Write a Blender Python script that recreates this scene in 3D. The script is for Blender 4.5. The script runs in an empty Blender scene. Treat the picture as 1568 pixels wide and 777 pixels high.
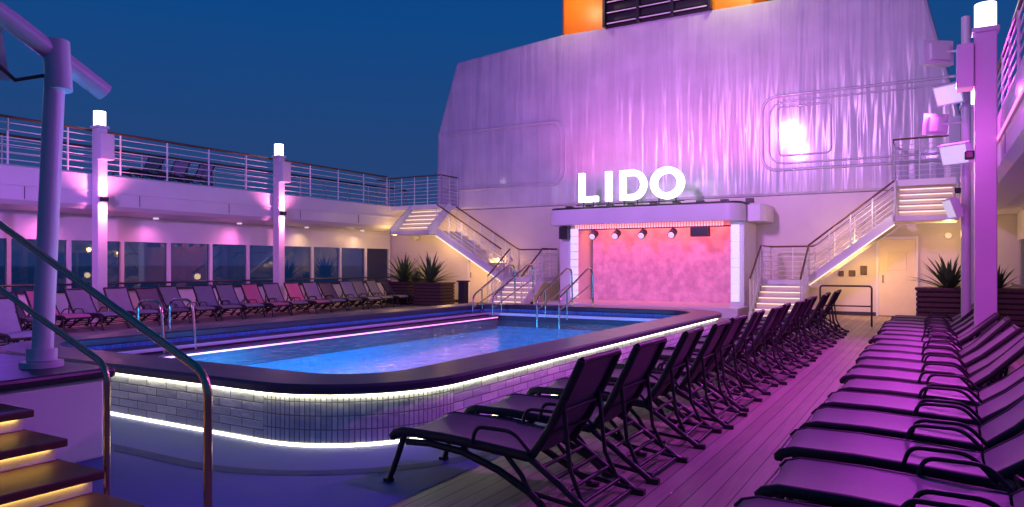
import bpy, math, random, bmesh
from mathutils import Vector, Matrix
random.seed(4)
S=bpy.context.scene
COL=S.collection
# ---------------------------------------------------------------- materials
def nmat(name):
    m=bpy.data.materials.new(name); m.use_nodes=True
    nt=m.node_tree; b=nt.nodes['Principled BSDF']; return m,nt,b
def N(nt,t,**k):
    n=nt.nodes.new(t)
    for a,v in k.items(): setattr(n,a,v)
    return n
def simple(name,col,rough=.5,metal=0,var=.12,scale=6,bump=0,bscale=40,coat=0,spec=.5):
    m,nt,b=nmat(name)
    tc=N(nt,'ShaderNodeTexCoord'); nz=N(nt,'ShaderNodeTexNoise'); nz.inputs['Scale'].default_value=scale; nz.inputs['Detail'].default_value=5
    nt.links.new(tc.outputs['Object'],nz.inputs['Vector'])
    mx=N(nt,'ShaderNodeMix',data_type='RGBA')
    mx.inputs[6].default_value=tuple(c*(1-var) for c in col)+(1,)
    mx.inputs[7].default_value=tuple(min(1,c*(1+var)) for c in col)+(1,)
    nt.links.new(nz.outputs['Fac'],mx.inputs[0]); nt.links.new(mx.outputs[2],b.inputs['Base Color'])
    b.inputs['Metallic'].default_value=metal; b.inputs['Specular IOR Level'].default_value=spec
    b.inputs['Coat Weight'].default_value=coat
    mr=N(nt,'ShaderNodeMapRange'); mr.inputs[3].default_value=rough*.85; mr.inputs[4].default_value=min(1,rough*1.2)
    nt.links.new(nz.outputs['Fac'],mr.inputs[0]); nt.links.new(mr.outputs[0],b.inputs['Roughness'])
    if bump:
        n2=N(nt,'ShaderNodeTexNoise'); n2.inputs['Scale'].default_value=bscale; nt.links.new(tc.outputs['Object'],n2.inputs['Vector'])
        bp=N(nt,'ShaderNodeBump'); bp.inputs['Strength'].default_value=bump; bp.inputs['Distance'].default_value=.02
        nt.links.new(n2.outputs['Fac'],bp.inputs['Height']); nt.links.new(bp.outputs[0],b.inputs['Normal'])
    return m
def emis(name,col,s):
    m,nt,b=nmat(name); b.inputs['Base Color'].default_value=(.8,.8,.8,1)
    b.inputs['Emission Color'].default_value=tuple(col)+(1,); b.inputs['Emission Strength'].default_value=s; return m

M_white=simple('white_paint',(.7,.69,.76),.3,var=.1,scale=1.1)
M_rail=simple('rail_white',(.75,.75,.78),.35)
M_steel=simple('brushed_steel',(.6,.5,.42),.25,1,var=.1,scale=30)
M_bronze=simple('bronze_handrail',(.62,.42,.3),.22,1,var=.05,scale=3)
M_dark=simple('dark_trim',(.03,.028,.035),.35)
M_frame=simple('lounger_frame',(.018,.017,.022),.5)
M_wood=simple('handrail_wood',(.12,.05,.03),.35,scale=20)
M_tread=simple('tread_wood',(.1,.05,.03),.5,scale=12,var=.3)
M_cream=simple('cream_panel',(.75,.66,.5),.5,var=.05)
M_bulk=simple('bulkhead_paint',(.62,.56,.56),.4,var=.12,scale=1.0)
M_coping=simple('pool_coping',(.05,.042,.075),.33,var=.25,scale=3)
M_blackmetal=simple('black_metal',(.02,.02,.025),.4)
M_leaf=simple('agave_leaf',(.06,.13,.05),.45,var=.5,scale=9)
M_soil=simple('soil',(.03,.02,.015),.9)
M_slat=simple('planter_wood',(.09,.05,.045),.5,var=.4,scale=12)
M_yellow=simple('funnel_orange',(.9,.25,.008),.35,var=.08)
M_led=emis('led_strip_warm',(1,.93,.58),7)
M_ledtop=emis('led_strip_top',(1,.95,.66),8)
M_letter=emis('letter_glow',(1,.95,1),4)
M_lamp=emis('lamp_glass',(1,.93,.95),4)
M_glow=emis('light_column',(.6,.65,1),.75)
M_fringe=emis('fringe_led',(1,.3,.22),1.2)
M_stepled=emis('step_led',(1,.55,.1),13)
M_stepled2=emis('tread_led_strip',(1,.78,.45),2.0)
M_pinkled=emis('pink_led',(1,.2,.5),1.6)
M_floodface=emis('flood_face',(.9,.8,1),.5)

def fabric(name,col):
    m,nt,b=nmat(name)
    tc=N(nt,'ShaderNodeTexCoord'); w=N(nt,'ShaderNodeTexWave'); w.inputs['Scale'].default_value=60
    w.bands_direction='Y'; nt.links.new(tc.outputs['Object'],w.inputs['Vector'])
    nz=N(nt,'ShaderNodeTexNoise'); nz.inputs['Scale'].default_value=5; nt.links.new(tc.outputs['Object'],nz.inputs['Vector'])
    mx=N(nt,'ShaderNodeMix',data_type='RGBA'); mx.inputs[6].default_value=tuple(c*.65 for c in col)+(1,); mx.inputs[7].default_value=tuple(c*1.25 for c in col)+(1,)
    oi=N(nt,'ShaderNodeObjectInfo'); ad=N(nt,'ShaderNodeMath',operation='MULTIPLY_ADD'); ad.inputs[1].default_value=.6
    nt.links.new(oi.outputs['Random'],ad.inputs[0]); 
    hf=N(nt,'ShaderNodeMath',operation='MULTIPLY'); hf.inputs[1].default_value=.6; nt.links.new(nz.outputs['Fac'],hf.inputs[0]); nt.links.new(hf.outputs[0],ad.inputs[2])
    nt.links.new(ad.outputs[0],mx.inputs[0]); nt.links.new(mx.outputs[2],b.inputs['Base Color'])
    bp=N(nt,'ShaderNodeBump'); bp.inputs['Strength'].default_value=.25; bp.inputs['Distance'].default_value=.004
    nt.links.new(w.outputs['Fac'],bp.inputs['Height']); nt.links.new(bp.outputs[0],b.inputs['Normal'])
    b.inputs['Roughness'].default_value=.5; return m
M_fab=fabric('lounger_mesh_fabric',(.13,.1,.13))
M_fabR=fabric('lounger_mesh_fabric_taupe',(.21,.15,.2))
M_fab2=fabric('lounger_fabric_light',(.28,.25,.34))
M_pink=fabric('lounger_fabric_pink',(.6,.16,.28))

def teak():
    m,nt,b=nmat('teak_deck')
    tc=N(nt,'ShaderNodeTexCoord'); sp=N(nt,'ShaderNodeSeparateXYZ'); nt.links.new(tc.outputs['Object'],sp.inputs[0])
    dv=N(nt,'ShaderNodeMath',operation='DIVIDE'); dv.inputs[1].default_value=.14; nt.links.new(sp.outputs['X'],dv.inputs[0])
    fr=N(nt,'ShaderNodeMath',operation='FRACT'); nt.links.new(dv.outputs[0],fr.inputs[0])
    fl=N(nt,'ShaderNodeMath',operation='FLOOR'); nt.links.new(dv.outputs[0],fl.inputs[0])
    wn=N(nt,'ShaderNodeTexWhiteNoise',noise_dimensions='1D'); nt.links.new(fl.outputs[0],wn.inputs['W'])
    mp=N(nt,'ShaderNodeMapping'); mp.inputs['Scale'].default_value=(14,.8,1); nt.links.new(tc.outputs['Object'],mp.inputs['Vector'])
    nz=N(nt,'ShaderNodeTexNoise'); nz.inputs['Scale'].default_value=2; nz.inputs['Detail'].default_value=6; nt.links.new(mp.outputs[0],nz.inputs['Vector'])
    av=N(nt,'ShaderNodeMath',operation='MULTIPLY_ADD'); av.inputs[1].default_value=.35; nt.links.new(wn.outputs['Value'],av.inputs[0])
    hf=N(nt,'ShaderNodeMath',operation='MULTIPLY'); hf.inputs[1].default_value=.7; nt.links.new(nz.outputs['Fac'],hf.inputs[0]); nt.links.new(hf.outputs[0],av.inputs[2])
    cr=N(nt,'ShaderNodeValToRGB'); cr.color_ramp.elements[0].color=(.26,.18,.17,1); cr.color_ramp.elements[1].color=(.5,.39,.36,1); cr.color_ramp.elements[0].position=.15
    nt.links.new(av.outputs[0],cr.inputs[0])
    lt=N(nt,'ShaderNodeMath',operation='LESS_THAN'); lt.inputs[1].default_value=.07; nt.links.new(fr.outputs[0],lt.inputs[0])
    mx=N(nt,'ShaderNodeMix',data_type='RGBA'); mx.inputs[7].default_value=(.04,.03,.04,1); nt.links.new(cr.outputs[0],mx.inputs[6]); nt.links.new(lt.outputs[0],mx.inputs[0])
    nt.links.new(mx.outputs[2],b.inputs['Base Color'])
    n3=N(nt,'ShaderNodeTexNoise'); n3.inputs['Scale'].default_value=.8; n3.inputs['Detail'].default_value=5; nt.links.new(tc.outputs['Object'],n3.inputs['Vector'])
    mr=N(nt,'ShaderNodeMapRange'); mr.inputs[3].default_value=.25; mr.inputs[4].default_value=.6; nt.links.new(n3.outputs['Fac'],mr.inputs[0]); nt.links.new(mr.outputs[0],b.inputs['Roughness'])
    bp=N(nt,'ShaderNodeBump',invert=True); bp.inputs['Strength'].default_value=.4; bp.inputs['Distance'].default_value=.004; nt.links.new(lt.outputs[0],bp.inputs['Height']); nt.links.new(bp.outputs[0],b.inputs['Normal'])
    return m
M_teak=teak()
M_coat=simple('blue_deck_coating',(.085,.11,.46),.6,var=.15,scale=2.5,bump=.12,bscale=120,spec=.2)
M_stripe=simple('deck_stripe',(.02,.03,.2),.6,spec=.2)

def brickmat(name,bw,bh,c1,c2,mort,off=.5,ms=.008,rough=.25):
    m,nt,b=nmat(name)
    uv=N(nt,'ShaderNodeTexCoord'); br=N(nt,'ShaderNodeTexBrick',offset=off)
    br.inputs['Scale'].default_value=1; br.inputs['Brick Width'].default_value=bw; br.inputs['Row Height'].default_value=bh
    br.inputs['Mortar Size'].default_value=ms; br.inputs['Color1'].default_value=c1+(1,); br.inputs['Color2'].default_value=c2+(1,); br.inputs['Mortar'].default_value=mort+(1,)
    br.inputs['Mortar Smooth'].default_value=.3
    nt.links.new(uv.outputs['UV'],br.inputs['Vector']); nt.links.new(br.outputs['Color'],b.inputs['Base Color'])
    nz=N(nt,'ShaderNodeTexNoise'); nz.inputs['Scale'].default_value=12; nt.links.new(uv.outputs['UV'],nz.inputs['Vector'])
    b1=N(nt,'ShaderNodeBump'); b1.inputs['Strength'].default_value=.8; b1.inputs['Distance'].default_value=.015; nt.links.new(nz.outputs['Fac'],b1.inputs['Height'])
    bp=N(nt,'ShaderNodeBump',invert=True); bp.inputs['Strength'].default_value=1; bp.inputs['Distance'].default_value=.014
    nt.links.new(b1.outputs[0],bp.inputs['Normal'])
    nt.links.new(br.outputs['Fac'],bp.inputs['Height']); nt.links.new(bp.outputs[0],b.inputs['Normal'])
    b.inputs['Roughness'].default_value=rough; return m
M_brick=brickmat('pool_wall_tile',.34,.086,(.88,.88,.82),(.6,.62,.62),(.25,.26,.28),ms=.007)
M_mosaic=brickmat('pool_wall_mosaic',.052,.128,(.88,.88,.82),(.6,.62,.62),(.28,.29,.3),off=0,ms=.006)
M_pooltile=brickmat('pool_basin_tile',.12,.12,(.06,.46,.8),(.04,.38,.72),(.22,.58,.82),off=0,ms=.006,rough=.4)

def water():
    m,nt,b=nmat('pool_water'); nt.nodes.remove(b); out=nt.nodes['Material Output']
    tr=N(nt,'ShaderNodeBsdfTransparent'); tr.inputs[0].default_value=(.45,.88,.98,1)
    gl=N(nt,'ShaderNodeBsdfGlossy'); gl.inputs['Roughness'].default_value=.03
    fz=N(nt,'ShaderNodeFresnel'); fz.inputs['IOR'].default_value=1.3
    tc=N(nt,'ShaderNodeTexCoord'); n1=N(nt,'ShaderNodeTexNoise'); n1.inputs['Scale'].default_value=4.0; n1.inputs['Detail'].default_value=4; n1.inputs['Distortion'].default_value=1.4
    nt.links.new(tc.outputs['Object'],n1.inputs['Vector'])
    bp=N(nt,'ShaderNodeBump'); bp.inputs['Strength'].default_value=.8; bp.inputs['Distance'].default_value=.1
    nt.links.new(n1.outputs['Fac'],bp.inputs['Height'])
    nt.links.new(bp.outputs[0],gl.inputs['Normal']); nt.links.new(bp.outputs[0],fz.inputs['Normal'])
    mx=N(nt,'ShaderNodeMixShader'); nt.links.new(fz.outputs[0],mx.inputs[0]); nt.links.new(tr.outputs[0],mx.inputs[1]); nt.links.new(gl.outputs[0],mx.inputs[2])
    nt.links.new(mx.outputs[0],out.inputs['Surface']); return m
M_water=water()
def glass():
    m,nt,b=nmat('window_glass'); nt.nodes.remove(b); out=nt.nodes['Material Output']
    tr=N(nt,'ShaderNodeBsdfTransparent'); tr.inputs[0].default_value=(.5,.52,.65,1)
    gl=N(nt,'ShaderNodeBsdfGlossy'); gl.inputs['Roughness'].default_value=.02
    fz=N(nt,'ShaderNodeFresnel'); fz.inputs['IOR'].default_value=1.8
    mx=N(nt,'ShaderNodeMixShader'); nt.links.new(fz.outputs[0],mx.inputs[0]); nt.links.new(tr.outputs[0],mx.inputs[1]); nt.links.new(gl.outputs[0],mx.inputs[2])
    nt.links.new(mx.outputs[0],out.inputs['Surface']); return m
M_glass=glass()
def casing():
    m,nt,b=nmat('casing_gloss_paint')
    tc=N(nt,'ShaderNodeTexCoord')
    mp=N(nt,'ShaderNodeMapping'); mp.inputs['Scale'].default_value=(1.5,1,.12); nt.links.new(tc.outputs['Object'],mp.inputs['Vector'])
    n1=N(nt,'ShaderNodeTexNoise'); n1.inputs['Scale'].default_value=1.7; n1.inputs['Detail'].default_value=2.0; nt.links.new(mp.outputs[0],n1.inputs['Vector'])
    n2=N(nt,'ShaderNodeTexNoise'); n2.inputs['Scale'].default_value=.9; n2.inputs['Detail'].default_value=5; nt.links.new(tc.outputs['Object'],n2.inputs['Vector'])
    mx=N(nt,'ShaderNodeMix',data_type='RGBA'); mx.inputs[6].default_value=(.42,.41,.48,1); mx.inputs[7].default_value=(.74,.73,.78,1)
    nt.links.new(n2.outputs['Fac'],mx.inputs[0]); nt.links.new(mx.outputs[2],b.inputs['Base Color'])
    bp=N(nt,'ShaderNodeBump'); bp.inputs['Strength'].default_value=.75; bp.inputs['Distance'].default_value=.15
    nt.links.new(n1.outputs['Fac'],bp.inputs['Height'])
    bp2=N(nt,'ShaderNodeBump'); bp2.inputs['Strength'].default_value=.2; bp2.inputs['Distance'].default_value=.03
    nt.links.new(n2.outputs['Fac'],bp2.inputs['Height']); nt.links.new(bp.outputs[0],bp2.inputs['Normal']); nt.links.new(bp2.outputs[0],b.inputs['Normal'])
    b.inputs['Roughness'].default_value=.24; b.inputs['Coat Weight'].default_value=.5; b.inputs['Coat Roughness'].default_value=.09
    return m
M_casing=casing()
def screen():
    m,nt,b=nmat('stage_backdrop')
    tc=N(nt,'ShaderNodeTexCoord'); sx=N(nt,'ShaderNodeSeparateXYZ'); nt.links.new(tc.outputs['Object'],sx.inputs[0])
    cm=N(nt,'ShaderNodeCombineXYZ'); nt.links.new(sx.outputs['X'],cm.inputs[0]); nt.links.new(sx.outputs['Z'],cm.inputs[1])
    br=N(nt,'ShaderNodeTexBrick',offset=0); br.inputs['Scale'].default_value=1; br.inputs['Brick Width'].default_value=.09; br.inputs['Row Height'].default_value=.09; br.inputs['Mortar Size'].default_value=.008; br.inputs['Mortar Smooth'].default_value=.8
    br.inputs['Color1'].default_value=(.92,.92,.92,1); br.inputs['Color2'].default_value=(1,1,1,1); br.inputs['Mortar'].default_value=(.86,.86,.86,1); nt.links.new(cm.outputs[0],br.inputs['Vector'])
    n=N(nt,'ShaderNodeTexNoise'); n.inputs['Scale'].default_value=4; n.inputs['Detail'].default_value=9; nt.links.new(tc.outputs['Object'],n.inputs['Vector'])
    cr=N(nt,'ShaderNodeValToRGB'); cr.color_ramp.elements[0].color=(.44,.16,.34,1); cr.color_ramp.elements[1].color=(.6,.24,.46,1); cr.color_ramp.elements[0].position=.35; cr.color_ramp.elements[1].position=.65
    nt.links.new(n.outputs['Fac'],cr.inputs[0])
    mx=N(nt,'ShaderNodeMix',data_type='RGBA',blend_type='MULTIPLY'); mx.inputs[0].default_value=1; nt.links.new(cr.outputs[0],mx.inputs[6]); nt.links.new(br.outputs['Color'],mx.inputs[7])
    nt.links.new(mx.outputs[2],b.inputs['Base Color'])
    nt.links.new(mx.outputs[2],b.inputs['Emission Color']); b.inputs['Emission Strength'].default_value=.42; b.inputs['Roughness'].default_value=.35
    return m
M_screen=screen()
def sea():
    m,nt,b=nmat('sea_water'); b.inputs['Base Color'].default_value=(.008,.02,.045,1); b.inputs['Roughness'].default_value=.25
    tc=N(nt,'ShaderNodeTexCoord'); n=N(nt,'ShaderNodeTexNoise'); n.inputs['Scale'].default_value=.15; n.inputs['Detail'].default_value=8; nt.links.new(tc.outputs['Object'],n.inputs['Vector'])
    bp=N(nt,'ShaderNodeBump'); bp.inputs['Strength'].default_value=.7; nt.links.new(n.outputs['Fac'],bp.inputs['Height']); nt.links.new(bp.outputs[0],b.inputs['Normal']); return m
M_sea=sea()

# ---------------------------------------------------------------- mesh builder
class MB:
    def __init__(s): s.v=[];s.f=[];s.m=[];s.s=[];s.uv=[]
    def add(s,vs,fs,mi=0,sm=False,uvs=None):
        o=len(s.v); s.v+=[tuple(v) for v in vs]
        for i,f in enumerate(fs):
            s.f.append(tuple(o+k for k in f)); s.m.append(mi); s.s.append(sm)
            s.uv.append(uvs[i] if uvs else [(0,0)]*len(f))
    def obox(s,c,size,rot=None,mi=0):
        R=rot or Matrix.Identity(3); c=Vector(c); vs=[]
        for sx in(-.5,.5):
            for sy in(-.5,.5):
                for sz in(-.5,.5): vs.append(c+R@Vector((sx*size[0],sy*size[1],sz*size[2])))
        s.add(vs,[(0,1,3,2),(4,6,7,5),(0,4,5,1),(2,3,7,6),(0,2,6,4),(1,5,7,3)],mi)
    def box(s,x0,x1,y0,y1,z0,z1,mi=0):
        s.obox(((x0+x1)/2,(y0+y1)/2,(z0+z1)/2),(abs(x1-x0),abs(y1-y0),abs(z1-z0)),None,mi)
    def tube(s,pts,r,mi=0,n=8,sy=1):
        P=[Vector(p) for p in pts]; T=[]
        for i in range(len(P)):
            a=P[max(0,i-1)]; b=P[min(len(P)-1,i+1)]; T.append((b-a).normalized())
        up=Vector((0,0,1)) if abs(T[0].z)<.9 else Vector((1,0,0))
        u=T[0].cross(up).normalized(); vs=[]
        for i,p in enumerate(P):
            u=(u-T[i]*u.dot(T[i])).normalized(); w=T[i].cross(u)
            for k in range(n):
                a=2*math.pi*k/n; vs.append(p+u*(r*math.cos(a))+w*(r*sy*math.sin(a)))
        fs=[]
        for i in range(len(P)-1):
            for k in range(n): fs.append((i*n+k,i*n+(k+1)%n,(i+1)*n+(k+1)%n,(i+1)*n+k))
        s.add(vs,fs,mi,True)
        s.add(vs[:n],[tuple(range(n))[::-1]],mi); s.add(vs[-n:],[tuple(range(n))],mi)
    def prism(s,poly,axis,a,b,mi=0):
        n=len(poly)
        def mk(p,t):
            return {'y':(p[0],t,p[1]),'x':(t,p[0],p[1]),'z':(p[0],p[1],t)}[axis]
        vs=[mk(p,a) for p in poly]+[mk(p,b) for p in poly]
        fs=[tuple(range(n)),tuple(range(2*n-1,n-1,-1))]+[(i,i+n,(i+1)%n+n,(i+1)%n) for i in range(n)]
        s.add(vs,fs,mi)
    def build(s,name,mats,parent=None,bevel=0,recalc=True):
        me=bpy.data.meshes.new(name); me.from_pydata(s.v,[],s.f)
        for m in mats: me.materials.append(m)
        uvl=me.uv_layers.new(name='UVMap'); k=0
        for i,p in enumerate(me.polygons):
            p.material_index=s.m[i]; p.use_smooth=s.s[i]
            for j in range(len(s.f[i])): uvl.data[p.loop_start+j].uv=s.uv[i][j]
        if recalc:
            bm=bmesh.new(); bm.from_mesh(me); bmesh.ops.recalc_face_normals(bm,faces=bm.faces); bm.to_mesh(me); bm.free()
        ob=bpy.data.objects.new(name,me); COL.objects.link(ob)
        if parent: ob.parent=parent
        if bevel:
            md=ob.modifiers.new('bevel','BEVEL'); md.width=bevel; md.segments=2; md.limit_method='ANGLE'
        return ob
def empty(name,loc=(0,0,0)):
    e=bpy.data.objects.new(name,None); e.location=loc; COL.objects.link(e); e.empty_display_size=.2; return e
def area(name,loc,tgt,size,power,col,parent=None,spread=180,sy=None):
    l=bpy.data.lights.new(name,'AREA'); l.size=size; l.energy=power; l.color=col; l.spread=math.radians(spread)
    if sy: l.shape='RECTANGLE'; l.size_y=sy
    o=bpy.data.objects.new(name,l); o.location=loc
    o.rotation_euler=(Vector(tgt)-Vector(loc)).to_track_quat('-Z','Y').to_euler(); COL.objects.link(o)
    if parent: o.parent=parent
    return o
def spot(name,loc,tgt,power,col,ang=60,blend=.6,rad=.05,parent=None):
    l=bpy.data.lights.new(name,'SPOT'); l.energy=power; l.color=col; l.spot_size=math.radians(ang); l.spot_blend=blend; l.shadow_soft_size=rad
    o=bpy.data.objects.new(name,l); o.location=loc
    o.rotation_euler=(Vector(tgt)-Vector(loc)).to_track_quat('-Z','Y').to_euler(); COL.objects.link(o)
    if parent: o.parent=parent
    return o
def point(name,loc,power,col,rad=.1,parent=None):
    l=bpy.data.lights.new(name,'POINT'); l.energy=power; l.color=col; l.shadow_soft_size=rad
    o=bpy.data.objects.new(name,l); o.location=loc; COL.objects.link(o)
    if parent: o.parent=parent
    return o
PNK=(1,.2,.45); WARM=(1,.58,.17)

# ---------------------------------------------------------------- world
W=bpy.data.worlds.new('World'); S.world=W; W.use_nodes=True; nt=W.node_tree; bg=nt.nodes['Background']
sk=N(nt,'ShaderNodeTexSky',sky_type='NISHITA'); sk.sun_disc=False; sk.sun_elevation=math.radians(0.5); sk.sun_rotation=math.radians(200)
tc=N(nt,'ShaderNodeTexCoord'); sp=N(nt,'ShaderNodeSeparateXYZ'); nt.links.new(tc.outputs['Generated'],sp.inputs[0])
cr=N(nt,'ShaderNodeValToRGB'); e=cr.color_ramp.elements
e[0].position=0; e[0].color=(.024,.055,.18,1); e[1].position=.6; e[1].color=(.001,.036,.15,1)
e2=cr.color_ramp.elements.new(.15); e2.color=(.014,.055,.19,1)
e2=cr.color_ramp.elements.new(.32); e2.color=(.003,.06,.235,1)
nt.links.new(sp.outputs['Z'],cr.inputs[0])
vm=N(nt,'ShaderNodeMix',data_type='RGBA'); vm.inputs[0].default_value=.003
nt.links.new(cr.outputs[0],vm.inputs[6]); nt.links.new(sk.outputs[0],vm.inputs[7])
nt.links.new(vm.outputs[2],bg.inputs['Color']); bg.inputs['Strength'].default_value=1.0
sun=bpy.data.lights.new('sun','SUN'); sun.energy=.03; sun.angle=math.radians(20); sun.color=(.6,.7,1)
so=bpy.data.objects.new('sun',sun); so.rotation_euler=(math.radians(70),0,math.radians(200)); COL.objects.link(so)

# ---------------------------------------------------------------- sea & deck
b=MB(); b.add([(-9000,-9000,-22),(9000,-9000,-22),(9000,9000,-22),(-9000,9000,-22)],[(0,1,2,3)]); b.build('sea',[M_sea])
PX0,PX1,PY0,PY1,PR=-11.3,-4.2,4.7,17.4,1.3
b=MB(); h=.5
def sheet(b,x0,x1,y0,y1,z,mi=0): b.add([(x0,y0,z),(x1,y0,z),(x1,y1,z),(x0,y1,z)],[(0,1,2,3)],mi)
sheet(b,-24,PX0+h,-14,40,0); sheet(b,PX1-h,5,-14,40,0); sheet(b,PX0+h,PX1-h,-14,PY0+h,0); sheet(b,PX0+h,PX1-h,PY1-h,40,0)
b.build('deck_ground',[M_teak],recalc=False)
b=MB(); b.box(-24.2,5.2,-14,40,-22,-1.2); b.build('ship_hull',[M_white])

NS=14
def rr(o,x0=PX0,x1=PX1,y0=PY0,y1=PY1,r=PR,n=NS):
    x0-=o;x1+=o;y0-=o;y1+=o;r=max(.02,r+o); pts=[]
    for cx,cy,a0 in((x1-r,y0+r,-90),(x1-r,y1-r,0),(x0+r,y1-r,90),(x0+r,y0+r,180)):
        for k in range(n+1):
            a=math.radians(a0+90*k/n); pts.append((cx+r*math.cos(a),cy+r*math.sin(a)))
    return pts
def ringsweep(b,prof,mi,mi_curve=None,sm=True,**k):
    L=[rr(o,**k) for o,z in prof]; base=rr(0,**k); n=len(base); s=[0]
    for i in range(n): a=base[i];c=base[(i+1)%n]; s.append(s[-1]+math.hypot(a[0]-c[0],a[1]-c[1]))
    vv=[0]
    for j in range(len(prof)-1): vv.append(vv[-1]+math.hypot(prof[j+1][0]-prof[j][0],prof[j+1][1]-prof[j][1]))
    for j in range(len(prof)-1):
        for i in range(n):
            k2=(i+1)%n
            q=[(*L[j][i],prof[j][1]),(*L[j][k2],prof[j][1]),(*L[j+1][k2],prof[j+1][1]),(*L[j+1][i],prof[j+1][1])]
            m=mi
            if mi_curve is not None and (i%(NS+1))!=NS: m=mi_curve
            b.add(q,[(0,1,2,3)],m,sm,[[(s[i],vv[j]),(s[i+1],vv[j]),(s[i+1],vv[j+1]),(s[i],vv[j+1])]])
b=MB(); K=dict(x0=-12.2,x1=-3.3,y0=2.0,y1=18.4,r=1.8)
L=rr(0,**K); Li=rr(-.05)
n=len(L)
for i in range(n):
    k=(i+1)%n; b.add([(*L[i],.004),(*L[k],.004),(*Li[k],.004),(*Li[i],.004)],[(0,1,2,3)],0)
b.build('deck_coating',[M_coat],recalc=False)
b=MB()
ringsweep(b,[(.76,.008),(.90,.008)][::-1],0,sm=False)
b.build('deck_stripe_marking',[M_stripe],recalc=False)

# ---------------------------------------------------------------- pool
pool=empty('swimming_pool')
b=MB()
ringsweep(b,[(0,.035),(0,.47)],0,1); b.build('tiled_wall',[M_brick,M_mosaic],pool,recalc=False)
b=MB(); ringsweep(b,[(.004,.0),(.004,.035)],0); ringsweep(b,[(.004,.035),(0,.035)],0); ringsweep(b,[(0,.47),(.025,.471),(.025,.495),(.0,.5)],1)
b.build('led_strip',[M_led,M_ledtop],pool,recalc=False)
b=MB(); ringsweep(b,[(0,.5),(.08,.502),(.11,.52),(.11,.575),(.08,.60),(-.55,.60),(-.58,.58),(-.58,.5),(-.55,.48)],0)
b.build('coping',[M_coping],pool,recalc=False)
b=MB(); ringsweep(b,[(-.55,.5),(-.55,-1.0)],0)
b.build('basin_wall',[M_pooltile],pool,recalc=False)
b=MB(); x0,x1,y0,y1=PX0+.5,PX1-.5,PY0+.5,PY1-.5
b.add([(x0,y0,-1),(x1,y0,-1),(x1,y1,-1),(x0,y1,-1)],[(0,1,2,3)],0,False,[[(x0,y0),(x1,y0),(x1,y1),(x0,y1)]])
b.build('basin_floor',[M_pooltile],pool,recalc=False)
WL=.24
b=MB()
b.add([(x,y,WL) for x,y in rr(-.552)],[tuple(range(4*(NS+1)))]); b.build('water',[M_water],pool,recalc=False)
b=MB()
b.box(-10.75,-10.35,5.9,16.4,.05,.42,0); b.box(-10.35,-10.31,5.9,16.4,.36,.41,1)
b.box(-10.31,-9.95,6.1,16.2,.0,.33,0); b.box(-9.95,-9.93,6.1,16.2,.285,.31,2)  # pink glowing strip added to give the water pink reflections
b.box(-10.3,-5.2,16.4,16.85,.05,.40,0); b.box(-10.3,-5.2,16.34,16.4,.34,.41,1)
b.build('bench_ledge',[M_coping,M_white,M_pinkled],pool)
CY=(.05,.5,1.0)
for i,(x,y) in enumerate(((-5.2,7.5),(-5.2,11.5),(-5.2,15),(-9.4,7.5),(-9.4,11.5),(-9.4,15),(-7.5,6.0),(-7.4,9.5))):
    point('underwater_lamp_%d'%i,(x,y,-.45),(170,110,40,150,60,30,190,140)[i],CY,.18,pool)

def arcpts(pts,r=.12,n=5):
    P=[Vector(p) for p in pts]; out=[P[0]]
    for i in range(1,len(P)-1):
        a=(P[i-1]-P[i]); c=(P[i+1]-P[i]); rr_=min(r,a.length*.45,c.length*.45); A=P[i]+a.normalized()*rr_; C=P[i]+c.normalized()*rr_
        for k in range(n+1):
            t=k/n; out.append(A*(1-t)**2+P[i]*2*t*(1-t)+C*t*t)
    out.append(P[-1]); return out
def poolrail(x,yw,yo,top):
    b=MB()
    for dx in(0,.62):
        b.tube(arcpts([(x+dx,yw,.1),(x+dx,yw,.85),(x+dx,yo-.25,top),(x+dx,yo,top-.05),(x+dx,yo+.1,0)],.2),.025,0)
        b.tube([(x+dx,yw,.55),(x+dx,yo-.1,top-.45)],.018,0)
        b.tube([(x+dx,yw+.45,.3),(x+dx,yw+.45,1.08)],.02,0)
    b.build('pool_handrail',[M_steel])
poolrail(-8.6,15.9,17.9,1.6); poolrail(-10.6,16.0,18.2,1.7)
for yy in(6.9,):
    b=MB()
    for dy in(0,.55):
        b.tube(arcpts([(-11.0,yy+dy,.6),(-11.0,yy+dy,1.12),(-10.4,yy+dy,1.12),(-10.3,yy+dy,.1)],.18),.022,0)
    b.build('pool_ladder',[M_steel])

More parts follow.
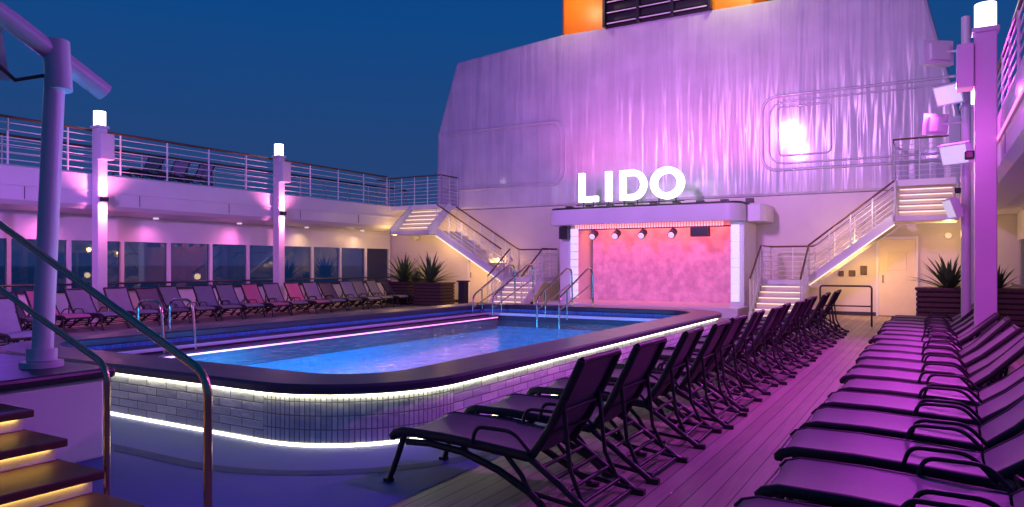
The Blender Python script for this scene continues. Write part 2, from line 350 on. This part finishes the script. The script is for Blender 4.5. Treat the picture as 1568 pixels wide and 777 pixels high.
# ---------------------------------------------------------------- loungers
def lounger_mesh(ang,fab):
    b=MB(); Wd=.34; a=math.radians(ang); L=.78
    seat=[(-.03,.345),(0,.38),(.08,.405),(.45,.405),(.85,.385),(1.2,.36)]
    top=(1.22+L*math.cos(a),.37+L*math.sin(a))
    back=[(1.22,.37),(1.22+.3*L*math.cos(a)+.02,.37+.3*L*math.sin(a)-.01),(1.22+.7*L*math.cos(a)+.015,.37+.7*L*math.sin(a)),top]
    for sgn in(-1,1):
        y=sgn*Wd
        b.tube([(x,y,z) for x,z in seat],.024,0,8,1.5)
        b.tube([(x,y*.93,z) for x,z in back],.024,0,8,1.3)
        b.tube([(.1,y,.39),(.03,y*1.02,.2),(-.04,y*1.06,.015)],.024,0,6)
        b.tube([(.12,y,.33),(.35,y,.345),(.65,y,.32),(.95,y,.235),(1.2,y,.12),(1.36,y*1.05,.015)],.023,0,6,1.2)
        b.tube([(1.0,y,.37),(1.15,y,.22),(1.22,y,.1)],.018,0,6)
        b.tube([(1.2,y,.36),(1.45,y,.2),(1.72,y*1.04,.02)],.024,0,6)
        b.tube([(1.22+.6*L*math.cos(a),y*.86,.37+.6*L*math.sin(a)),(1.5,y*.86,.3),(1.6,y*.9,.1)],.016,0,6)
        b.tube([(1.22,y*.9,.1),(1.72,y*.9,.05)],.016,0,6)
        b.tube(arcpts([(.74,y*1.06,.39),(.78,y*1.08,.53),(1.10,y*1.08,.53),(1.22,y*1.04,.4)],.08),.015,0,6)
        b.obox((-.045,y*1.06,.015),(.07,.05,.03)); b.obox((1.37,y*1.05,.015),(.09,.05,.03)); b.obox((1.74,y*1.04,.02),(.1,.05,.04))
    for x,z in((1.3,.3),(1.4,.235),(1.5,.17),(1.6,.1),(1.7,.04)): b.tube([(x,-Wd,z),(x,Wd,z)],.015,0,6)
    for t in(.25,.5): b.tube([(1.22+t*L*math.cos(a)+.03,-Wd*.9,.37+t*L*math.sin(a)-.02),(1.22+t*L*math.cos(a)+.03,Wd*.9,.37+t*L*math.sin(a)-.02)],.012,0,6)
    b.tube([(-.03,-Wd,.345),(-.03,Wd,.345)],.024,0); b.tube([(top[0],-Wd*.93,top[1]),(top[0],Wd*.93,top[1])],.024,0)
    b.tube([(.6,-Wd,.33),(.6,Wd,.33)],.015,0)
    def cloth(line,w):
        nn=7; vs=[];fs=[]
        for (x,z) in line:
            for k in range(nn):
                t=k/(nn-1)*2-1; vs.append((x,t*w,z+.030-.034*(1-t*t)))
        for i in range(len(line)-1):
            for k in range(nn-1): fs.append((i*nn+k,i*nn+k+1,(i+1)*nn+k+1,(i+1)*nn+k))
        b.add(vs,fs,1,True)
        b.add([(x-.004,y,z-.008) for x,y,z in vs],[f[::-1] for f in fs],1,True)
    cloth(seat,Wd+.006); cloth([(back[0][0],back[0][1])]+back[1:],Wd*.93)
    ob=b.build('sun_lounger',[M_frame,fab],recalc=False); me=ob.data; bpy.data.objects.remove(ob); return me
LM=lounger_mesh(61,M_fab); LR=lounger_mesh(40,M_fabR); LR2=lounger_mesh(44,M_fabR); LL=lounger_mesh(57,M_fab2); LL2=lounger_mesh(52,M_fab); LP=lounger_mesh(57,M_pink)
def put(me,x,y,rz,z=0):
    o=bpy.data.objects.new('sun_lounger',me); o.location=(x,y,z); o.rotation_euler=(0,0,rz); COL.objects.link(o)
for i in range(15): put(LM,-3.6+random.uniform(-.05,.05),4.72+1.05*i+(random.uniform(-.05,.05) if i else 0),random.uniform(-.04,.04)+ .02)
for i in range(18): put(LR if i%3 else LR2,-.87+random.uniform(-.05,.05),3.72+.95*i,random.uniform(-.03,.03))
for i in range(20):
    y=8.2+.92*i
    put(LP if i in(2,9,11) else (LL2 if i%4==1 else LL),-18.5+random.uniform(-.12,.12),y,math.pi+random.uniform(-.1,.1))
for y in(13.6,14.6,15.6): put(LL,-22.6,y,math.pi*.5+.3,4.36)
for y in(4.9,5.9,6.9): put(LL,-14.3,y,math.pi+random.uniform(-.1,.1))

# ---------------------------------------------------------------- side structures
def side_structure(name,xf,sgn,y0,y1,led=False):
    E=empty(name)
    b=MB()
    prof=[(xf,3.42),(xf,4.3),(xf+sgn*.12,4.36),(xf+sgn*3.2,4.36),(xf+sgn*3.2,3.3),(xf+sgn*.6,3.2),(xf+sgn*.12,3.3)]
    b.prism(prof,'y',y0,y1,0); 
    b.box(xf-sgn*.04,xf-sgn*.002,y0,y1,3.80,3.84,0); 
    y=y0+1.5
    while y<y1: b.box(xf-sgn*.008,xf-sgn*.001,y,y+.02,3.45,3.79,1); y+=3.24
    b.build('deck_slab',[M_white,M_dark],E)
    if led:
        b=MB(); b.box(xf-sgn*.06,xf-sgn*.041,y0,y1,3.79,3.83); b.build('led_line',[M_pinkled],E)
    xw=xf+sgn*1.2; b=MB()
    b.box(xw,xw+sgn*.12,y0,y1,2.42,3.22,0); b.box(xw,xw+sgn*.12,y0,y1,0,.85,0)
    b.box(xw-sgn*.05,xw+sgn*.1,y0,y1,.851,.93,1)
    y=y0; k=0
    while y<y1:
        b.box(xw-sgn*.03,xw+sgn*.1,y,y+.11,.931,2.419,0); y+=1.62; k+=1
    b.tube([(xw-sgn*.12,y0,1.1),(xw-sgn*.12,y1,1.1)],.03,1)
    b.build('window_frames',[M_white,M_dark],E)
    b=MB(); b.add([(xw+sgn*.05,y0,.93),(xw+sgn*.05,y1,.93),(xw+sgn*.05,y1,2.42),(xw+sgn*.05,y0,2.42)],[(0,1,2,3)]); b.build('window_glazing',[M_glass],E)
    return E
E=side_structure('promenade_deck_house',-21,-1,2,26.45)
b=MB()
for k in range(7):
    y=4.5+k*3.24; b.tube([(-21.7,y,3.2),(-21.7,y,3.15)],.09,0,12)
    spot('soffit_downlight_%d'%k,(-21.7,y,3.12),(-22.0,y,0),55,(1,.2,.6) if k<5 else (1,.6,.3),150,1,.08,E)
b.build('soffit_fittings',[M_floodface],E)
side_structure('promenade_deck_house',.98,1,9,26.45,True)

def railing(name,pts,h=1.22,z=4.36,nb=6,step=1.5,wood=True):
    b=MB()
    P=[Vector(p) for p in pts]
    for i in range(len(P)-1):
        a,c=P[i],P[i+1]; L=(c-a).length; n=max(1,round(L/step))
        for k in range(n+1):
            p=a.lerp(c,k/n); b.tube([p,p+Vector((0,0,h))],.028,0,6)
        for j in range(nb):
            zz=Vector((0,0,.12+(h-.2)*j/(nb-1)*.95)); b.tube([a+zz,c+zz],.015,0,6)
    hh=Vector((0,0,h+.02))
    b.tube(arcpts([p+hh for p in P],.15) if len(P)>2 else [p+hh for p in P],.038,1 if wood else 0,8)
    return b.build(name,[M_rail,M_wood])
railing('deck_railing',[(-21.1,2,4.36),(-21.1,24.9,4.36)])
railing('deck_railing',[(-24.1,2,4.36),(-24.1,30,4.36)])
railing('deck_railing',[(1.12,9,4.36),(1.12,24.9,4.36)])

def lamp_pillar(x,y,s,pw=160):
    E=empty('lamp_pillar',(0,0,0)); b=MB()
    b.box(x-.16,x+.16,y-.14,y+.14,0,5.62,0); b.box(x-.2,x+.2,y-.18,y+.18,5.621,5.7,0)
    b.box(x+s*.17,x+s*.42,y-.2,y+.2,4.7,5.45,0)
    b.box(x+s*.161,x+s*.3,y-.1,y+.1,3.5,3.64,1)
    b.build('column',[M_white,M_dark],E,bevel=.02)
    b=MB(); b.tube([(x,y,5.701),(x,y,6.12)],.16,0,16); b.build('lamp_glass',[M_lamp],E)
    spot('uplight',(x+s*.5,y,3.66),(x-s*.1,y,4.5),pw,PNK,125,.9,.03,E)
    spot('downlight',(x+s*.5,y,3.48),(x-s*.1,y,2.6),pw,PNK,125,.9,.03,E)
    point('lamp_bulb',(x,y,6.35),10,(1,.9,.9),.12,E)
for y in(5.3,11.9,18.5): lamp_pillar(-20.82,y,1,200)
for y in(14.6,21.5): lamp_pillar(.76,y,-1,40)

# ---------------------------------------------------------------- aft wall and casing
wall=empty('funnel_casing')
b=MB()
b.prism([(-19.6,4.1),(.9,4.1),(.75,6.3),(-.35,11.0),(-13.2,11.15),(-18.45,10.75),(-19.5,7.6)],'y',26.5,36,0)
b.build('casing_plating',[M_casing],wall,bevel=.12)
def rrect2(x0,x1,z0,z1,r,openside,y):
    if openside=='L':
        raw=[(x0,y,z1),(x1,y,z1),(x1,y,z0),(x0,y,z0)]
    else: raw=[(x1,y,z1),(x0,y,z1),(x0,y,z0),(x1,y,z0)]
    return arcpts(raw,r,8)
b=MB()
for g in(0,.22):
    b.tube(rrect2(-19.2,-13.0-g,5.0+g*.6,7.6-g*.6,.6,'L',26.49),.055 if g==0 else .025,0,6)
    b.tube(rrect2(-5.25+g,.6,5.0+g,7.6-g,.6,'R',26.49),.055 if g==0 else .035,0,6)
b.tube(arcpts([(-4.7,26.49,7.2),(-3.0,26.49,7.2),(-3.0,26.49,5.5),(-4.7,26.49,5.5),(-4.7,26.49,7.15)],.2),.035,0,6)
b.build('raised_seams',[M_casing],wall)
b=MB(); b.box(-24,3,26.5,27,0,4.099,0); b.box(-24,-12.8,26.44,26.499,0,.12,1); b.box(-5.2,3,26.44,26.499,0,.12,1)
b.build('lower_bulkhead',[M_bulk,M_dark],wall)
def door(x0,x1):
    b=MB(); b.box(x0,x1,26.43,26.495,.02,2.5,0); 
    for a in((x0-.08,x0),(x1,x1+.08)): b.box(a[0],a[1],26.40,26.498,.0,2.6,1)
    b.box(x0,x1,26.40,26.498,2.501,2.6,1); b.tube([(x0+.12,26.38,1.1),(x0+.12,26.38,1.35)],.02,2); 
    b.box(x0+.25,x1-.25,26.415,26.429,1.5,2.1,0)
    b.build('steel_door',[M_cream,M_white,M_steel],bevel=.01)
door(-1.55,-.5); door(-17.7,-16.6)
b=MB(); b.box(-2.1,-1.9,26.44,26.498,1.35,1.65,0); b.box(-2.45,-2.25,26.42,26.498,1.3,1.5,0); b.box(-2.75,-2.6,26.42,26.498,1.3,1.48,0); b.build('wall_switch_box',[M_slat],bevel=.01)
fu=empty('ship_funnel'); b=MB()
b.prism([(-13.5,27.2),(-13.2,26.7),(-5.6,26.7),(-5.2,27.2),(-5.2,34),(-13.5,34)],'z',11.0,16,0); b.build('funnel_shell',[M_yellow],fu,bevel=.08)
b=MB(); b.box(-11.2,-7.05,26.5,26.699,11.05,15,0)
for k in range(9):
    z=11.25+k*.42; b.obox((-9.12,26.42,z),(4.05,.26,.03),Matrix.Rotation(math.radians(35),3,'X'),0); b.box(-11.1,-7.15,26.28,26.31,z-.1,z-.06,1)
for x in(-11.2,-9.8,-8.45,-7.05): b.box(x-.05,x+.05,26.2,26.5,11.05,15,0)
b.build('louvre_grille',[M_blackmetal,M_rail],fu)
area('funnel_fill_light',(-12.4,25.0,12.4),(-12.4,27,12.4),.5,40,(1,.7,.35),fu); area('funnel_fill_light',(-6.1,25.0,12.4),(-6.1,27,12.4),.5,60,(1,.95,.35),fu)  # unseen lamps added to brighten both ends of the funnel

# ---------------------------------------------------------------- stage
st=empty('stage'); b=MB()
b.prism([(-12.6,23.0),(-5.3,23.0),(-5.3,26.49),(-12.6,26.49)],'z',0,.3,0)
b.box(-12.3,-11.75,24.6,26.49,.3,3.14,0); b.box(-5.9,-5.45,24.6,26.49,.3,3.14,0)
b.build('platform',[M_white],st)
cp=[]
cx0,cx1,cy0,cy1,r=-12.55,-5.45,23.95,26.49,.45
for (qx,qy,a0) in((cx0+r,cy0+r,180),(cx1-r,cy0+r,270)):
    for k in range(9):
        a=math.radians(a0+90*k/8); cp.append((qx+r*math.cos(a),qy+r*math.sin(a)))
cp+= [(cx1,cy1),(cx0,cy1)]
b=MB(); b.prism(cp,'z',3.15,3.72,0); b.prism([(p[0]*1+( .0),p[1]+.12) if p[1]<25 else p for p in cp],'z',3.721,3.80,1)
b.prism([(-5.449,24.9),(-5.0,24.9),(-4.85,25.1),(-4.85,26.49),(-5.449,26.49)],'z',3.15,3.72,0)
b.build('canopy',[M_white,M_dark],st,bevel=.02)
b=MB(); b.box(-11.6,-6.05,26.1,26.2,.3,3.14,0); b.build('backdrop_screen',[M_screen],st)
b=MB()
for x in(-11.66,-5.72):
    for k in range(9): b.box(x-.13,x+.13,24.45,24.59,.45+k*.29,.45+k*.29+.26,0)
b.build('light_column',[M_glow],st)
b=MB(); 
for k in range(56): x=-11.5+k*.098; b.box(x,x+.045,24.25,24.29,3.0,3.149,0)
b.build('fringe_lights',[M_fringe],st)
b=MB(); b.tube([(-11.7,24.6,3.0),(-5.8,24.6,3.0)],.025,0)
for x in(-10.9,-10.0,-9.0,-7.9):
    b.tube([(x,24.6,3.0),(x,24.6,2.85)],.02,0); b.tube([(x,24.72,2.85),(x,24.45,2.72)],.14,0,12); b.tube([(x,24.44,2.72),(x,24.42,2.71)],.11,1,12)
b.box(-7.2,-6.6,24.35,24.7,2.65,2.98,0); b.box(-12.2,-11.85,24.3,24.6,2.65,3.1,0)
b.build('stage_spotlights',[M_blackmetal,M_floodface],st)
area('stage_wash_top',(-8.8,25.5,3.1),(-8.8,26.1,2.2),5.2,75,(1,.2,.02),st,sy=.2)
area('stage_wash_floor',(-8.8,24.4,3.05),(-8.8,24.8,.3),5.2,30,(1,.2,.6),st,sy=.3)
def letters():
    b=MB(); y0,y1=24.25,24.42; z0,z1=4.0,5.07; t=.2
    b.box(-11.36,-11.36+t,y0,y1,z0,z1); b.box(-11.36+t,-10.62,y0,y1,z0,z0+t)
    b.box(-10.3,-10.08,y0,y1,z0,z1)
    def strip(o,i):
        n=len(o)
        for k in range(n):
            j=(k+1)%n
            q=[(o[k][0],y0,o[k][1]),(o[j][0],y0,o[j][1]),(i[j][0],y0,i[j][1]),(i[k][0],y0,i[k][1])]
            q2=[(p[0],y1,p[2]) for p in q]
            b.add(q+q2,[(0,1,2,3),(7,6,5,4),(0,4,5,1),(2,6,7,3)])
    n=48; cx=-8.0; cz=(z0+z1)/2
    strip([(cx+.6*math.cos(2*math.pi*k/n),cz+.56*math.sin(2*math.pi*k/n)) for k in range(n)],[(cx+.37*math.cos(2*math.pi*k/n),cz+.34*math.sin(2*math.pi*k/n)) for k in range(n)])
    def dsh(x0,x1,za,zb):
        r=(zb-za)/2; p=[(x0,zb),(x0,za)]; xc=x1-r*.95
        for k in range(21):
            a=math.radians(-90+180*k/20); p.append((xc+r*.95*math.cos(a),(za+zb)/2+r*math.sin(a)))
        return p
    strip(dsh(-9.74,-8.76,z0,z1),dsh(-9.74+t,-8.76-t,z0+t,z1-t))
    for x in(-11.2,-10.8,-10.2,-9.6,-9.1,-8.3,-7.7): b.tube([(x,24.34,3.8),(x,24.34,4.02)],.025,1,6)
    b.tube([(-11.5,24.36,3.9),(-7.4,24.36,3.9)],.02,1,6)
    b.build('lido_letter_sign',[M_letter,M_dark],recalc=True)
letters()

# ---------------------------------------------------------------- stairs
def staircase(sg,xa,xb,xs0,xs1,xm0,xm1,xt0,xt1):
    E=empty('staircase'); ya,yb=24.3,25.7
    b=MB()
    nf=6
    for k in range(nf):
        z=1.2*(k+1)/(nf+1); y=22.7+k*.26
        b.box(xs0,xs1,y,y+.29,z-.17 if k else 0,z-.03,1); b.box(xs0-.02,xs1+.02,y-.03,y+.29,z-.029,z,0)
    for x in(xs0-.05,xs1+.05):
        b.prism([(22.6,0),(22.9,0),(24.3,1.0),(24.3,1.25),(24.15,1.25),(22.6,.2)],'x',x-.03,x+.03,0)
    b.box(min(xa,xs0,xs1),max(xa,xs0,xs1),ya,yb,1.05,1.2,0)
    n=10
    for k in range(n):
        t0=k/n; x0=xa+(xb-xa)*t0; x1=xa+(xb-xa)*(k+1)/n; z=1.2+1.9*(k+1)/(n)
        b.box(min(x0,x1)-.02,max(x0,x1)+.02,ya+.05,yb-.05,z-.04,z,0)
        xr=x0; b.box(xr-.01,xr+.01,ya+.05,yb-.05,z-.19,z-.041,1)
    for y in(ya,yb):
        b.prism([(xa,1.0),(xa,1.3),(xb,3.2),(xb,2.85)],'y',y-.03,y+.03,0)
    b.box(min(xm0,xm1),max(xm0,xm1),ya-.6,yb-.4,2.95,3.1,0)
    n2=5
    for k in range(n2):
        z=3.1+1.1*(k+1)/(n2+1); y=24.2+k*.2
        b.box(xm0+.08,xm1-.08,y,y+.24,z-.15,z-.03,1); b.box(xm0+.06,xm1-.06,y-.02,y+.24,z-.029,z,0)
    b.box(min(xt0,xt1),max(xt0,xt1),25.1,26.49,4.1,4.3,0)
    for x in(xm0,xm1): b.prism([(23.7,2.95),(24.0,2.95),(25.3,4.0),(25.3,4.3),(25.1,4.3),(23.7,3.2)],'x',x-.03,x+.03,0)
    b.build('steps_and_stringers',[M_white,M_cream],E,bevel=.006)
    b=MB()
    for k in range(nf):
        z=1.2*(k+1)/(nf+1); y=22.7+k*.26; b.box(xs0+.05,xs1-.05,y-.02,y-.005,z-.042,z-.032)
    for k in range(n2):
        z=3.1+1.1*(k+1)/(n2+1); y=24.2+k*.2; b.box(xm0+.12,xm1-.12,y-.015,y-.003,z-.042,z-.032)
    b.build('tread_led',[M_stepled2],E)
    b=MB()
    def rail(pts,h=1.1,nb=6,st=.75):
        P=[Vector(p) for p in pts]
        for i in range(len(P)-1):
            a,c=P[i],P[i+1]; L=(c-a).length; m=max(1,round(L/st))
            for k in range(m+1): p=a.lerp(c,k/m); b.tube([p,p+Vector((0,0,h))],.02,0,6)
            for j in range(nb): zz=Vector((0,0,.12+j*(h-.15)/nb)); b.tube([a+zz,c+zz],.011,0,5)
        hh=Vector((0,0,h)); b.tube(arcpts([p+hh for p in P],.12),.03,1,8)
    rail([(xs0-.05,22.65,.15),(xs0-.05,24.3,1.2)]); rail([(xs1+.05,22.65,.15),(xs1+.05,24.3,1.2)])
    rail([(xa,ya,1.2),(xb,ya,3.1)]); 
    endx=(xs0 if sg>0 else xs1)
    rail([(endx,ya,1.2),(endx,yb,1.2),(xa,yb,1.2),(xb,yb,3.1)])
    rail([(xt0,26.4,4.3),(xt0,25.15,4.3),(xt1,25.15,4.3),(xt1,26.4,4.3)],1.25,7)
    b.build('stair_railing',[M_rail,M_wood],E)
    xmid=(xa+xb)/2
    area('under_stair_light',(xmid,25.0,1.75),(xmid,26.2,.8),2.0,40,WARM,E,sy=.2)
    point('landing_light',((xm0+xm1)/2,23.5,3.75),14,(1,.72,.35),.15,E)
    point('front_step_light',((xs0+xs1)/2,22.4,1.1),8,(1,.72,.35),.15,E)
    area('flight_light',(xmid,23.9,3.5),(xmid,25,2.2),2,12,(1,.72,.5),E,sy=.2)
    b=MB()
    b.tube([(xa,24.24,1.02),(xb,24.24,2.88)],.010,0,6); b.build('stringer_led',[M_stepled2],E)
staircase(1,-3.4,-1.0,-4.8,-3.45,-1.0,.6,-1.1,1.1)
staircase(-1,-14.75,-17.9,-14.3,-12.95,-19.9,-17.9,-21.9,-18.3)
for i,(p,w) in enumerate((((-2.2,25.3,2.3),55),((-18.5,25.7,2.7),52),((-20.6,24.8,2.9),34),((.4,25.0,2.6),45),((-15.6,25.6,1.9),14))):
    E=empty('alcove_light'); point('bulb',p,w,WARM,.12,E)
    b=MB(); b.tube([(p[0],26.3,p[2]),(p[0],26.49,p[2])],.1,0,10); b.build('fitting',[M_white],E)

# ---------------------------------------------------------------- planters & agaves
def agave(x,y,z,s,seed):
    R=random.Random(seed); b=MB()
    n=46
    for i in range(n):
        az=i*2.39996+R.uniform(-.2,.2); t=i/n; el=math.radians(85-72*t+R.uniform(-6,6)); L=s*R.uniform(.75,1.1)*(1-.2*t)
        P=[];p=Vector((x+.05*math.cos(az),y+.05*math.sin(az),z)); e_=el
        for k in range(6):
            P.append(p.copy()); d=Vector((math.cos(az)*math.cos(e_),math.sin(az)*math.cos(e_),math.sin(e_))); p=p+d*L/5; e_-=.09
        side=Vector((-math.sin(az),math.cos(az),0)); ws=[.03,.045,.045,.035,.02,.002]; vs=[]
        for k,q in enumerate(P):
            w=ws[k]*s*1.1; vs+= [q-side*w+Vector((0,0,w*.35)),q,q+side*w+Vector((0,0,w*.35))]
        fs=[]
        for k in range(5): fs+= [(3*k,3*k+1,3*k+4,3*k+3),(3*k+1,3*k+2,3*k+5,3*k+4)]
        b.add(vs,fs,0,True)
    b.build('agave_plant',[M_leaf],recalc=False)
def planter(x0,x1,y0,y1,h):
    b=MB(); b.box(x0+.03,x1-.03,y0+.03,y1-.03,0,h-.05,1); k=0; z=.05
    while z<h-.08:
        b.box(x0,x1,y0,y1,z,z+.09,0); z+=.135
    b.box(x0-.03,x1+.03,y0-.03,y0+.1,h-.05,h,0); b.box(x0-.03,x1+.03,y1-.1,y1+.03,h-.05,h,0); b.box(x0-.03,x0+.1,y0+.1,y1-.1,h-.05,h,0); b.box(x1-.1,x1+.03,y0+.1,y1-.1,h-.05,h,0)
    b.build('slatted_planter',[M_slat,M_soil],bevel=.006)
planter(-.4,2.0,21.75,22.65,1.08); agave(.35,22.2,1.0,1.15,1); agave(1.4,22.2,1.0,.8,2)
planter(-20.4,-19.2,24.0,25.2,.95); agave(-20.6+.7,24.6,.9,1.4,3)
planter(-18.6,-17.2,23.6,24.6,.95); agave(-18.0,24.0,.9,1.4,4); agave(-19.0,24.3,.9,.7,7)
b=MB(); b.tube(arcpts([(-2.75,21.8,0),(-2.75,21.8,1.1),(-1.45,21.8,1.1),(-1.45,21.8,0)],.08),.025); b.tube([(-2.75,21.8,.55),(-1.45,21.8,.55)],.02)
b.build('barrier_rail',[M_blackmetal])
b=MB(); b.box(-16.2,-15.9,23.4,23.7,0,1.0); b.box(-16.25,-15.85,23.35,23.75,1.0,1.06); b.build('litter_bin',[M_blackmetal],bevel=.02)

# ---------------------------------------------------------------- floodlight masts
def flood(b,c,tgt,s=.5):
    d=(Vector(tgt)-Vector(c)).normalized(); R=d.to_track_quat('-Z','Y').to_matrix()
    b.obox(c,(s,s*.75,s*.22),R,0); b.obox(Vector(c)+d*(s*.12),(s*.88,s*.63,.012),R,1)
    b.obox(Vector(c)-d*(s*.16),(s*.6,s*.5,s*.1),R,0)
def mast(x,y,h,heads,name='floodlight_mast'):
    E=empty(name); b=MB(); b.tube([(x,y,0),(x,y,h)],.09,0,12)
    for (c,t,s) in heads:
        b.tube([(x,y,c[2]),(c[0],c[1],c[2])],.03,0,6); flood(b,c,t,s)
    b.build('mast_and_heads',[M_white,M_floodface],E); return E
W1=(-6,26,6)
E=mast(.6,18.2,7.0,[((.05,18.2,6.3),W1,.7),((.3,18.0,5.35),(-6,8,0),.6),((0,18.2,4.75),W1,.6),((.4,17.6,4.0),(-6,8,0),.6),((.35,18.0,2.9),(-8,16,0),.6)])
area('flood_beam_wall',(-.05,18.25,6.3),(-6,26,8.0),.45,75,(.6,.22,1),E,110)
area('flood_beam_deck',(.2,17.9,5.3),(-5,10,0),.45,340,(.7,.05,.8),E,140)
E=mast(.9,7.5,5.6,[((.5,7.3,5.4),(-6,8,0),.5),((.5,7.7,4.8),(-8,14,0),.5)])  # unseen mast, added with its two beams to light the deck violet
area('flood_beam_deck',(.4,7.3,5.35),(-2,6,0),.4,165,(.65,.05,.9),E,160)
area('pool_fill_beam',(.4,7.7,4.75),(-3,16,0),.4,280,(.8,.06,.75),E,140)
E=mast(-20.6,8.6,5.6,[((-20.3,8.6,5.4),(-6,8,0),.5)])  # unseen mast and flood added to wash the left deck in violet
area('left_fill_beam',(-20.2,8.6,5.35),(-12,12,0),.4,100,(.25,.06,1),E,160)
E=mast(-9,-3.0,5.3,[((-9,-2.8,5.1),(-21,14,2.5),.5)])  # mast behind the camera, added to brighten the promenade fascia
area('promenade_fill_beam',(-9.1,-2.6,5.0),(-21,14,3.6),.5,380,(.6,.2,1),E,90)
E=mast(-8.8,-1.0,11.2,[((-8.8,-.8,10.95),(-4.3,26.5,6.2),.9),((-8.1,-.8,9.6),(-9,26.5,7),.7)])
area('flood_beam_high',(-8.79,-.65,10.93),(-4.3,26.5,6.2),.8,150,(1,.5,.85),E,50)
area('flood_beam_high2',(-8.1,-.65,9.6),(-9,26.5,7.5),.6,330,(.65,.18,1),E,55)
b=MB()
for k in range(9):
    x=-12.2+k*.85; b.box(x-.12,x+.12,25.1,25.35,3.801,3.95)
    spot('wall_washer_%d'%k,(x,24.9,4.0),(x+(k-4)*.2,26.5,8.8),180,(1,.06,.45),85,1.0,.06,st)
b.build('wall_washer_fixtures',[M_blackmetal],st)

# ---------------------------------------------------------------- foreground left: terrace, steps, rails, awning post
tr=empty('raised_terrace'); b=MB()
b.box(-10.2,-6.3,-6,3.65,0,.70,0); b.box(-10.25,-6.24,-6,3.72,.701,.79,1); b.build('terrace_block',[M_white,M_dark],tr,bevel=.03)
b=MB()
ns=[-4.35,-4.8,-5.25,-5.7]
for k,x in enumerate(ns):
    z=.158*(k+1); b.box(-6.3 ,x-.09,-4,2.75,z-.158+.001,z-.056,0); b.box(-6.3,x,-4,2.78,z-.055,z,1)
b.build('steps',[M_white,M_tread],tr,bevel=.008)
b=MB()
for k,x in enumerate(ns[1:]+[-6.24]):
    z=.158*(k+2); b.box(x-.088,x-.072,-4,2.7,z-.066,z-.058,0)
b.build('step_led',[M_stepled],tr)
b=MB()
b.tube(arcpts([(-3.83,2.85,0),(-3.83,2.85,1.02),(-7.6,2.85,2.5)],.14,8),.026,0,12)
b.tube(arcpts([(-4.9,2.85,.0),(-4.9,2.85,1.0),(-7.6,2.85,1.93)],.12,8),.022,0,12)
b.build('stair_handrail',[M_bronze])
E=empty('awning_post'); b=MB()
b.tube([(-6.85,3.4,.79),(-7.0,3.6,3.72)],.085,0,16); b.tube([(-6.85,3.4,.79),(-6.85,3.4,.84)],.17,0,16); b.tube([(-6.85,3.4,.84),(-6.856,3.405,.95)],.12,0,16)
b.tube([(-6.95,3.6,3.3),(-7.0,3.6,3.76)],.11,0,16)
b.tube([(-7.0,4.05,3.38),(-7.0,3.95,3.44),(-7.0,3.2,3.85),(-7.0,2.2,4.3),(-7,1.0,4.7)],.09,0,12,1.0)
b.tube([(-7.0,3.75,3.52),(-7.1,3.3,3.35),(-7.1,2.95,3.62)],.02,1,6)
b.build('post_and_arm',[M_white,M_dark],E)
b=MB(); vs=[];fs=[]
A=Vector((-7.02,3.15,3.84));B=Vector((-7.02,1.0,4.65));C=Vector((-7.2,3.3,3.36)); D=Vector((-9,1.2,3.3))
n=8
for i in range(n+1):
    for j in range(n+1):
        u=i/n;v=j/n; p=A.lerp(B,u).lerp(C.lerp(D,u),v); p.z-=.2*math.sin(math.pi*u)*math.sin(math.pi*v); vs.append(p)
for i in range(n):
    for j in range(n): fs.append((i*(n+1)+j,i*(n+1)+j+1,(i+1)*(n+1)+j+1,(i+1)*(n+1)+j))
b.add(vs,fs,0,True); b.build('awning_fabric',[M_white],E,recalc=False)
spot('post_fill_light',(-5.9,4.6,.15),(-6.95,3.6,3.0),30,(.75,.6,1),70,.8,.08,E)  # added lamp without a fixture, lightens the awning post

# ---------------------------------------------------------------- camera
cam=bpy.data.cameras.new('camera'); cam.sensor_width=36; cam.lens=25.26; cam.shift_y=.0105; cam.clip_end=20000; cam.clip_start=.05
co=bpy.data.objects.new('camera',cam); co.location=(0,0,1.7); co.rotation_euler=(math.radians(90),0,math.radians(30.4)); COL.objects.link(co); S.camera=co
S.view_settings.view_transform='Standard'; S.view_settings.look='None'; S.view_settings.exposure=0
